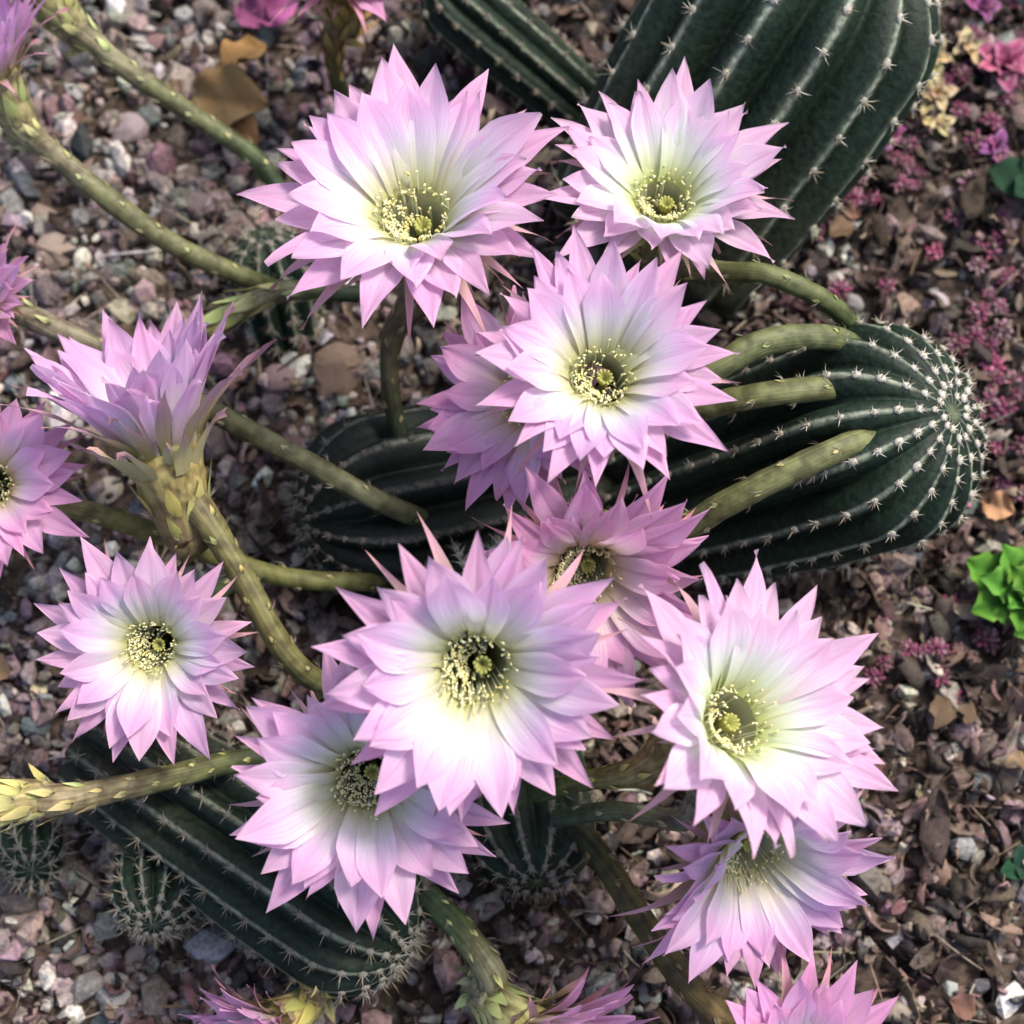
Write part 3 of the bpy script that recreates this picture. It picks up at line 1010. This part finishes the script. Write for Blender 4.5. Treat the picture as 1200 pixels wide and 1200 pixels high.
PK = (1.0, 0.84, 0.92)
SUNLIT = (1.04, 1.10, 1.06)  # petal tint raised to imitate overexposed sunlight
blossom('large open pale pink blossom directly below the peach blossom stub, near the two long tubes', 486, 256, 0.150, 174, -0.05, 0.46,
        [(470, 520, 0.06), (457, 450, 0.075), (462, 390, 0.085)], 1.0, seed=1, tube_tint=(.75, .6, .5))
blossom('brightest lit pale pink blossom, right against the largest ribbed cactus', 777, 235, 0.140, 142, 0.05, 0.43,
        [(1020, 410, 0.085), (975, 358, 0.118), (900, 322, 0.130), (838, 318, 0.118)], 0.95, SUNLIT, seed=2, tube_tint=(.75, .85, .6))
blossom('pale pink blossom with a round green stigma, overlapping its darker pink neighbour', 704, 442, 0.172, 150, 0.05, 0.24,
        [(1030, 435, 0.085), (980, 398, 0.122), (900, 400, 0.132), (840, 430, 0.130), (770, 470, 0.118)], 1.0, seed=3, tube_tint=(.85, .95, .75), r_base=.0062)
blossom('darker pink blossom half hidden behind the one with the round green stigma', 625, 470, 0.128, 132, -0.42, 0.0,
        [(1040, 475, 0.090), (985, 456, 0.122), (900, 462, 0.127), (830, 475, 0.115), (740, 490, 0.098)], 1.0, PK, seed=4, tube_tint=(1, 1.05, .8), r_base=.0058)
blossom('dusky pink blossom partly covered by the central blossom with the dark throat', 684, 668, 0.138, 150, 0.12, -0.44,
        [(1065, 515, 0.095), (1015, 515, 0.126), (940, 545, 0.130), (860, 585, 0.118), (780, 625, 0.095)], 1.0, PK, seed=5, tube_tint=(1.1, 1.15, .9), r_base=.006)
blossom('biggest central pink blossom with a dark hole in its throat, on top of two others', 558, 782, 0.178, 176, 0.07, -0.15,
        [(575, 690, 0.075), (560, 740, 0.10)], 1.06, seed=6)
blossom('pink blossom tucked under the big central one, above the cactus with pale ribs', 430, 912, 0.140, 158, 0.0, -0.10,
        [(420, 1060, 0.085), (425, 1010, 0.09), (430, 950, 0.095)], 1.06, seed=7)
blossom('smaller round pink blossom standing alone, its dark throat facing up', 178, 757, 0.112, 124, -0.05, -0.03,
        [(300, 660, 0.06), (260, 690, 0.062), (200, 735, 0.055)], 1.1, seed=8)
blossom('large bright blossom with lavender petals turned towards the bare litter', 858, 846, 0.165, 176, 0.46, 0.34,
        [(630, 930, 0.075), (680, 915, 0.100), (745, 905, 0.118)], 0.98, (1.03, 1.10, 1.06), seed=9, tube_tint=(1.2, 1.05, .6))  # the raised petal tint stands for strong sun on this blossom
blossom('pink blossom tucked beneath the large bright lavender one', 876, 998, 0.115, 150, 0.28, -0.50,
        [(650, 960, 0.065), (720, 950, 0.075), (800, 960, 0.072)], 0.95, (1.0, .97, 1.0), seed=10)
blossom('lavender blossom seen from the side on a yellow scaly tube', 188, 518, 0.116, 172, -0.20, 0.88,
        [(430, 770, 0.05), (385, 800, 0.065), (335, 765, 0.085), (275, 660, 0.098), (226, 590, 0.102)], 0.48, (0.97, .97, 1.04), seed=11, tube_tint=(1.05, .98, .72), r_base=.0058, scales=55)
blossom('pink blossom cut off by the picture edge, on a stubby yellow tube', -12, 568, 0.110, 112, 0.15, 0.02,
        [(470, 690, 0.020), (430, 682, 0.055), (360, 680, 0.066), (290, 665, 0.068), (200, 630, 0.070), (115, 603, 0.078)], 0.95, PK, seed=12, tube_tint=(1.05, 1.05, .65), scales=46)
blossom('half-seen pink blossom above the side-on lavender one, its grey tube passing underneath', -18, 350, 0.100, 84, -0.25, 0.15,
        [(515, 615, 0.030), (478, 602, 0.070), (430, 580, 0.084), (330, 525, 0.088), (235, 475, 0.085), (130, 418, 0.083), (50, 378, 0.088)], 0.8, PK, seed=13, tube_tint=(.92, .92, .86), r_base=.0052, scales=46)
blossom('blossom mostly out of view at the flared end of the lower long speckled tube', -8, 85, 0.100, 105, -0.30, 0.72,
        [(322, 338, 0.020), (300, 330, 0.048), (270, 318, 0.060), (200, 285, 0.072), (120, 228, 0.082), (60, 178, 0.087)], 0.7, (.92, .80, .95), seed=14, tube_tint=(1.0, 1.0, .85), r_base=.0052, scales=50)
blossom('blossom mostly out of view at the flared end of the upper long tube', 42, -28, 0.098, 105, -0.45, 0.68,
        [(330, 225, 0.045), (295, 182, 0.056), (220, 130, 0.067), (140, 75, 0.078), (105, 45, 0.083)], 0.7, PK, seed=15, tube_tint=(.98, 1.02, .85), r_base=.0050, scales=50)
blossom('blossom lying out of view on the thick tan tube beside the tiny cactus pup', -45, 948, 0.108, 120, -0.80, -0.05,
        [(330, 885, 0.055), (270, 893, 0.065), (200, 910, 0.078), (110, 930, 0.088), (60, 938, 0.092)], 0.7, PK, seed=16, tube_tint=(1.15, 1.08, .82), r_base=.0056, scales=50)
blossom('pink blossom beside the dark brown scaly tube, cut by the picture edge', 930, 1258, 0.090, 138, 0.16, 0.10,
        [(655, 950, 0.05), (700, 1000, 0.056), (750, 1075, 0.062), (808, 1155, 0.068)], 0.95, PK, seed=17, tube_tint=(.62, .48, .28), r_base=.0062, scales=60)
blossom('blossom lying on its side on a pale green scaly tube next to the shaded stub', 625, 1215, 0.060, 130, 0.62, -0.40,
        [(500, 1050, 0.05), (540, 1090, 0.056), (575, 1140, 0.06)], 0.72, PK, seed=18, tube_tint=(1.05, 1.12, .95), r_base=.0068, scales=50)
blossom('blossom with pink and yellow outer scales lying by the cactus with pale ribs', 320, 1205, 0.050, 100, -0.60, -0.35,
        [(440, 1085, 0.045), (395, 1120, 0.05), (365, 1150, 0.053)], 0.7, PK, seed=19, tube_tint=(1.1, 1.0, .7), scales=40)
blossom('peach tinged blossom on a brown stub above the large open blossom', 405, -25, 0.085, 105, 0.10, 0.50,
        [(400, 115, 0.03), (392, 75, 0.045), (392, 40, 0.058)], 0.85, PK, seed=20, tube_tint=(.75, .55, .3), scales=40)

# a spent tube without a flower, running from the big open blossom to the side-on one
def spent_tube(label, pts, R, tint, r_base, scales):
    random.seed(4000 + len(label))
    ps = [P(*q) for q in pts]
    root = empty('spent_flower_tube', ps[0])
    tag(root, label, 'flower tube', 'spent flower tubes')
    path = make_tube(root, ps, R, r_base, tint, scales, top=0.16)
    # withered tip
    tip = path[-1]; d = (path[-1] - path[-3]).normalized()
    x = d.orthogonal().normalized(); y = d.cross(x)
    for i in range(7):
        a = i * 0.9
        lat = x * math.cos(a) + y * math.sin(a)
        Mx = Matrix((d + lat * .25, lat.cross(d), lat)).transposed().to_4x4()
        o = link('withered_petal', SCALES[i % 4], root, Matrix.Translation(tip + lat * R * .11 - d * .002) @ Mx @ Matrix.Diagonal((.022, .03, .016, 1)))
        o.color = (1.0, .62, .5, 1)
    return root
spent_tube('short green spent tube running from the large open blossom to the side-on one', [(420, 345, .062), (350, 340, .07), (300, 352, .073), (240, 385, .070)], 0.035, (.85, .95, .75), .0048, 24)

# ------------------------------------------------------------------ leafy things
def leaf_mesh(seed, teeth, col, tipcol, W=0.42, curl=0.25, nu=10, nv=6, mat=None):
    r_ = random.Random(seed)
    V, C = [], []
    for s in (0, 1):
        for i in range(nu + 1):
            u = i / nu
            wd = W * math.sin(math.pi * min(1, (u * 0.92 + 0.06))) ** 0.8
            if teeth and i % 2: wd *= 1 - teeth
            wd = max(wd, 0.02)
            for j in range(nv + 1):
                v_ = j / nv * 2 - 1
                z = curl * (u * u * -0.6 + 0.5 * u) + 0.25 * curl * abs(v_) * wd * 3 + (0.06 + 0.05 * (curl > .6)) * math.sin(u * 11 + v_ * 4 + seed) * abs(v_) + 0.03 * math.sin(u * 17 + v_ * 6 + seed * 2) * (curl > .4) - 0.012 * s
                V.append((u, v_ * wd, z))
                C.append(Vector(col).lerp(Vector(tipcol), smooth01(u * abs(v_) + r_.uniform(-.1, .1))) * (0.8 if j == nv // 2 else 1))
    nn = (nu + 1) * (nv + 1)
    F = []
    for s in (0, 1):
        for i in range(nu):
            for j in range(nv):
                a = s * nn + i * (nv + 1) + j
                q = (a, a + nv + 1, a + nv + 2, a + 1)
                F.append(q[::-1] if s == 0 else q)
    return mesh_from('leaf', V, F, mat or M_LEAF, True, col=C)

def rosette(name, label, cat, px, py, z, n_, L, meshes, lifts, color=(1, 1, 1), group=None, phase=0, part='leaf', stem=True):
    p = P(px, py, z)
    base = Vector((p.x, p.y, gz(p.x, p.y)))
    root = empty(name, base)
    tag(root, label, cat, group)
    for i in range(n_):
        a = phase + i * 2.39996
        lift = lifts[0] + (lifts[1] - lifts[0]) * (i / max(1, n_ - 1))
        s = L * (1 - 0.35 * i / n_) * random.uniform(0.85, 1.1)
        Mx = Matrix.Translation(p) @ Matrix.Rotation(a, 4, 'Z') @ Matrix.Rotation(-math.radians(lift), 4, 'Y') @ Matrix.Rotation(random.uniform(-.3, .3), 4, 'X') @ Matrix.Diagonal((s, s, s, 1))
        o = link(part, random.choice(meshes), root, Mx)
        o.color = (*(c * random.uniform(.85, 1.1) for c in color), 1)
    if stem:
        V, F = [], []
        for k_, (q, r) in enumerate(((base - Vector((0, 0, .004)), .0016), (p + Vector((0, 0, .001)), .0012))):
            for i in range(6):
                V.append(q + Vector((math.cos(i * 1.0472), math.sin(i * 1.0472), 0)) * r)
        F = [(i, (i + 1) % 6, 6 + (i + 1) % 6, 6 + i) for i in range(6)]
        link('stem', mesh_from('stem', V, F, M_LEAF, True, col=[(0.12, 0.2, 0.05)] * 12), root)
    return root

random.seed(77)
GL = [leaf_mesh(i, 0.26, (0.10, 0.27, 0.03), (0.22, 0.42, 0.06), 0.40, 0.5) for i in range(3)]
DL = [leaf_mesh(i + 9, 0.0, (0.016, 0.062, 0.028), (0.028, 0.09, 0.04)) for i in range(2)]
rosette('leafy_plant', 'bright green leafy plant with toothed leaves beside the ribbed cactus', 'plant', 1200, 694, 0.022, 17, 0.028, GL, (0, 62), phase=2.6)
rosette('leafy_plant', 'dark green smooth-leaved seedling near the magenta blossoms', 'plant', 1212, 215, 0.018, 5, 0.026, DL, (8, 40), phase=2.9)
rosette('leafy_plant', 'tiny dark green seedling alone in the bare brown litter', 'plant', 1200, 1015, 0.010, 5, 0.012, DL, (8, 40), phase=1.0, color=(1.2, 1.1, 1.3))

# curled dry leaf and other fallen leaves
def dry_leaf(px, py, z, L, rot, tiltx, color, label, seed, group=None, cat='dry leaf', name='dry_leaf', W=0.45, curl=0.7):
    p = P(px, py, z)
    m = leaf_mesh(seed, 0.1, (0.30, 0.20, 0.10), (0.40, 0.28, 0.14), W, curl, mat=M_LITTER)
    o = link(name, m, None, Matrix.Translation(p) @ Matrix.Rotation(rot, 4, 'Z') @ Matrix.Rotation(tiltx, 4, 'X') @ Matrix.Rotation(-0.15, 4, 'Y') @ Matrix.Diagonal((L, L, L, 1)))
    o.color = (*color, 1)
    tag(o, label, cat, group)
dry_leaf(228, 112, 0.013, 0.036, -0.15, 0.25, (1.0, .95, .8), 'big curled ochre brown dry leaf beside the upper long tube', 3)
dry_leaf(262, 88, 0.016, 0.026, 0.5, -0.5, (1.25, 1.05, .75), 'pale ochre dry leaf folded over the big curled one', 7)
dry_leaf(245, 140, 0.010, 0.028, -0.5, -0.3, (.85, .7, .6), 'rust brown dry leaf under the big curled ochre leaf', 4)
dry_leaf(300, 20, 0.012, 0.022, 0.4, 0.3, (1.1, .42, 2.2), 'magenta withered petal beside the peach blossom on the brown stub', 5, None, 'petal', 'withered_petal')
dry_leaf(280, 5, 0.011, 0.020, -0.6, 0.3, (.7, .28, 1.3), 'dark crimson withered petal among the gravel next to the magenta one', 6, None, 'petal', 'withered_petal')
dry_leaf(1150, 585, 0.010, 0.016, -0.4, .3, (1.6, 1.3, 1.4), 'pale curled dry leaf under the spiny crown of the ribbed cactus', 8)
for i in range(26):
    x = random.choice([random.uniform(960, 1230), random.uniform(-20, 300)]); y = random.uniform(0, 1230)
    if x > 900 and 340 < y < 640: continue
    dry_leaf(x, y, random.uniform(0.008, 0.013), random.uniform(0.009, 0.016), random.uniform(0, 6.28), random.uniform(-.6, .6),
             random.choice([(.62, .6, .75), (.45, .45, .55), (.85, .85, 1.0), (.6, .48, .7)]), 'small brown curled dry leaf scrap lying on the litter', 20 + i % 6, 'dry leaf scraps')

# mauve succulent sprigs that creep over the gravel on the right
def sprig_mesh(seed):
    r_ = random.Random(seed)
    V, F, C = [], [], []
    for i in range(15):
        a = i * 2.39996; d = 0.15 + 0.75 * (i / 15) ** 0.6
        ctr = Vector((math.cos(a) * d * .75, math.sin(a) * d * .75, 0.55 - 0.4 * d))
        out = Vector((math.cos(a), math.sin(a), 0.9 - 0.8 * d)).normalized()
        x = out.orthogonal().normalized(); y = out.cross(x)
        b = len(V)
        base = Vector(r_.choice([(0.30, 0.085, 0.15), (0.21, 0.06, 0.115), (0.40, 0.21, 0.27), (0.15, 0.075, 0.085), (0.27, 0.16, 0.155)]))
        for q in ICO_V:
            V.append(ctr + out * (q[2] * .34) + x * (q[0] * .19) + y * (q[1] * .15))
            C.append(base * (1.0 + 0.35 * q[2]))
        for q in ICO_F: F.append(tuple(int(z) + b for z in q))
    return mesh_from('succulent_sprig', V, F, M_LEAF, True, col=C)
SPR = [sprig_mesh(i) for i in range(6)]
zones = [(1150, 330, 70, 110, 26, 'between the dark seedling and the ribbed crown'), (1050, 180, 50, 60, 13, 'below the cream withered flower heads'),
         (1165, 560, 50, 80, 13, 'between the spiny crown and the bright green plant'), (1130, 90, 60, 60, 12, 'among the cream and magenta flower heads'),
         (1080, 770, 70, 40, 12, 'in front of the bright green plant'), (1010, 250, 50, 50, 8, 'at the foot of the largest cactus'),
         (1170, 450, 40, 60, 10, 'behind the spiny crown of the ribbed cactus')]
for cx, cy, sx, sy, cnt, where in zones:
    for i in range(cnt):
        x, y = random.gauss(cx, sx * .7), random.gauss(cy, sy * .7)
        p = P(x, y, 0.006)
        s = random.uniform(0.0045, 0.0085)
        o = link('succulent_sprig', random.choice(SPR), None, Matrix.Translation((p.x, p.y, gz(p.x, p.y) + .009)) @ Matrix.Rotation(random.uniform(0, 6.28), 4, 'Z') @
                 Matrix.Rotation(random.uniform(-.5, .5), 4, 'X') @ Matrix.Diagonal((s, s, s, 1)))
        o.color = (*random.choice([(1, 1, 1), (1.3, 1.0, 1.15), (.8, .75, .8), (1.1, 1.35, 1.25)]), 1)
        tag(o, 'little mauve succulent sprig ' + where, 'succulent', 'mauve sprigs ' + where)

# withered cream and magenta flower heads at the right
CRM = [leaf_mesh(31 + i, 0.12, (0.62, 0.48, 0.22), (0.72, 0.62, 0.40), 0.30, 0.8, 7, 4, M_LITTER) for i in range(3)]
MAG = [leaf_mesh(41 + i, 0.10, (0.40, 0.07, 0.17), (0.55, 0.23, 0.33), 0.34, 0.6, 7, 4, M_LITTER) for i in range(3)]
for (x, y, L, k_, lab) in ((1092, 70, .013, 10, 'cream yellow withered flower head touching the largest cactus'), (1095, 115, .014, 11, 'cream yellow withered flower head below the other cream one'),
                           (1130, 55, .012, 8, 'small peach cream withered flower head beside the magenta one'), (1100, 148, .010, 8, 'smallest cream withered flower head near the mauve sprigs')):
    rosette('withered_flower_head', lab, 'withered flower', x, y, .014, k_, L, CRM, (5, 75), group='withered flower heads', phase=x, part='petal')
for (x, y, L, k_, lab) in ((1175, 80, .017, 12, 'bright magenta flower head fallen beside the cream ones'), (1165, 175, .011, 9, 'dull magenta flower head below the bright magenta one'),
                           (1045, 160, .010, 8, 'small purple flower head beside the cream ones at the cactus foot'), (1150, 10, .011, 8, 'faded magenta flower head above the bright magenta one')):
    rosette('withered_flower_head', lab, 'withered flower', x, y, .012, k_, L, MAG, (5, 70), color=(1, 1, 1) if L > .015 else (.7, .8, 1.0), group='withered flower heads', phase=x, part='petal')
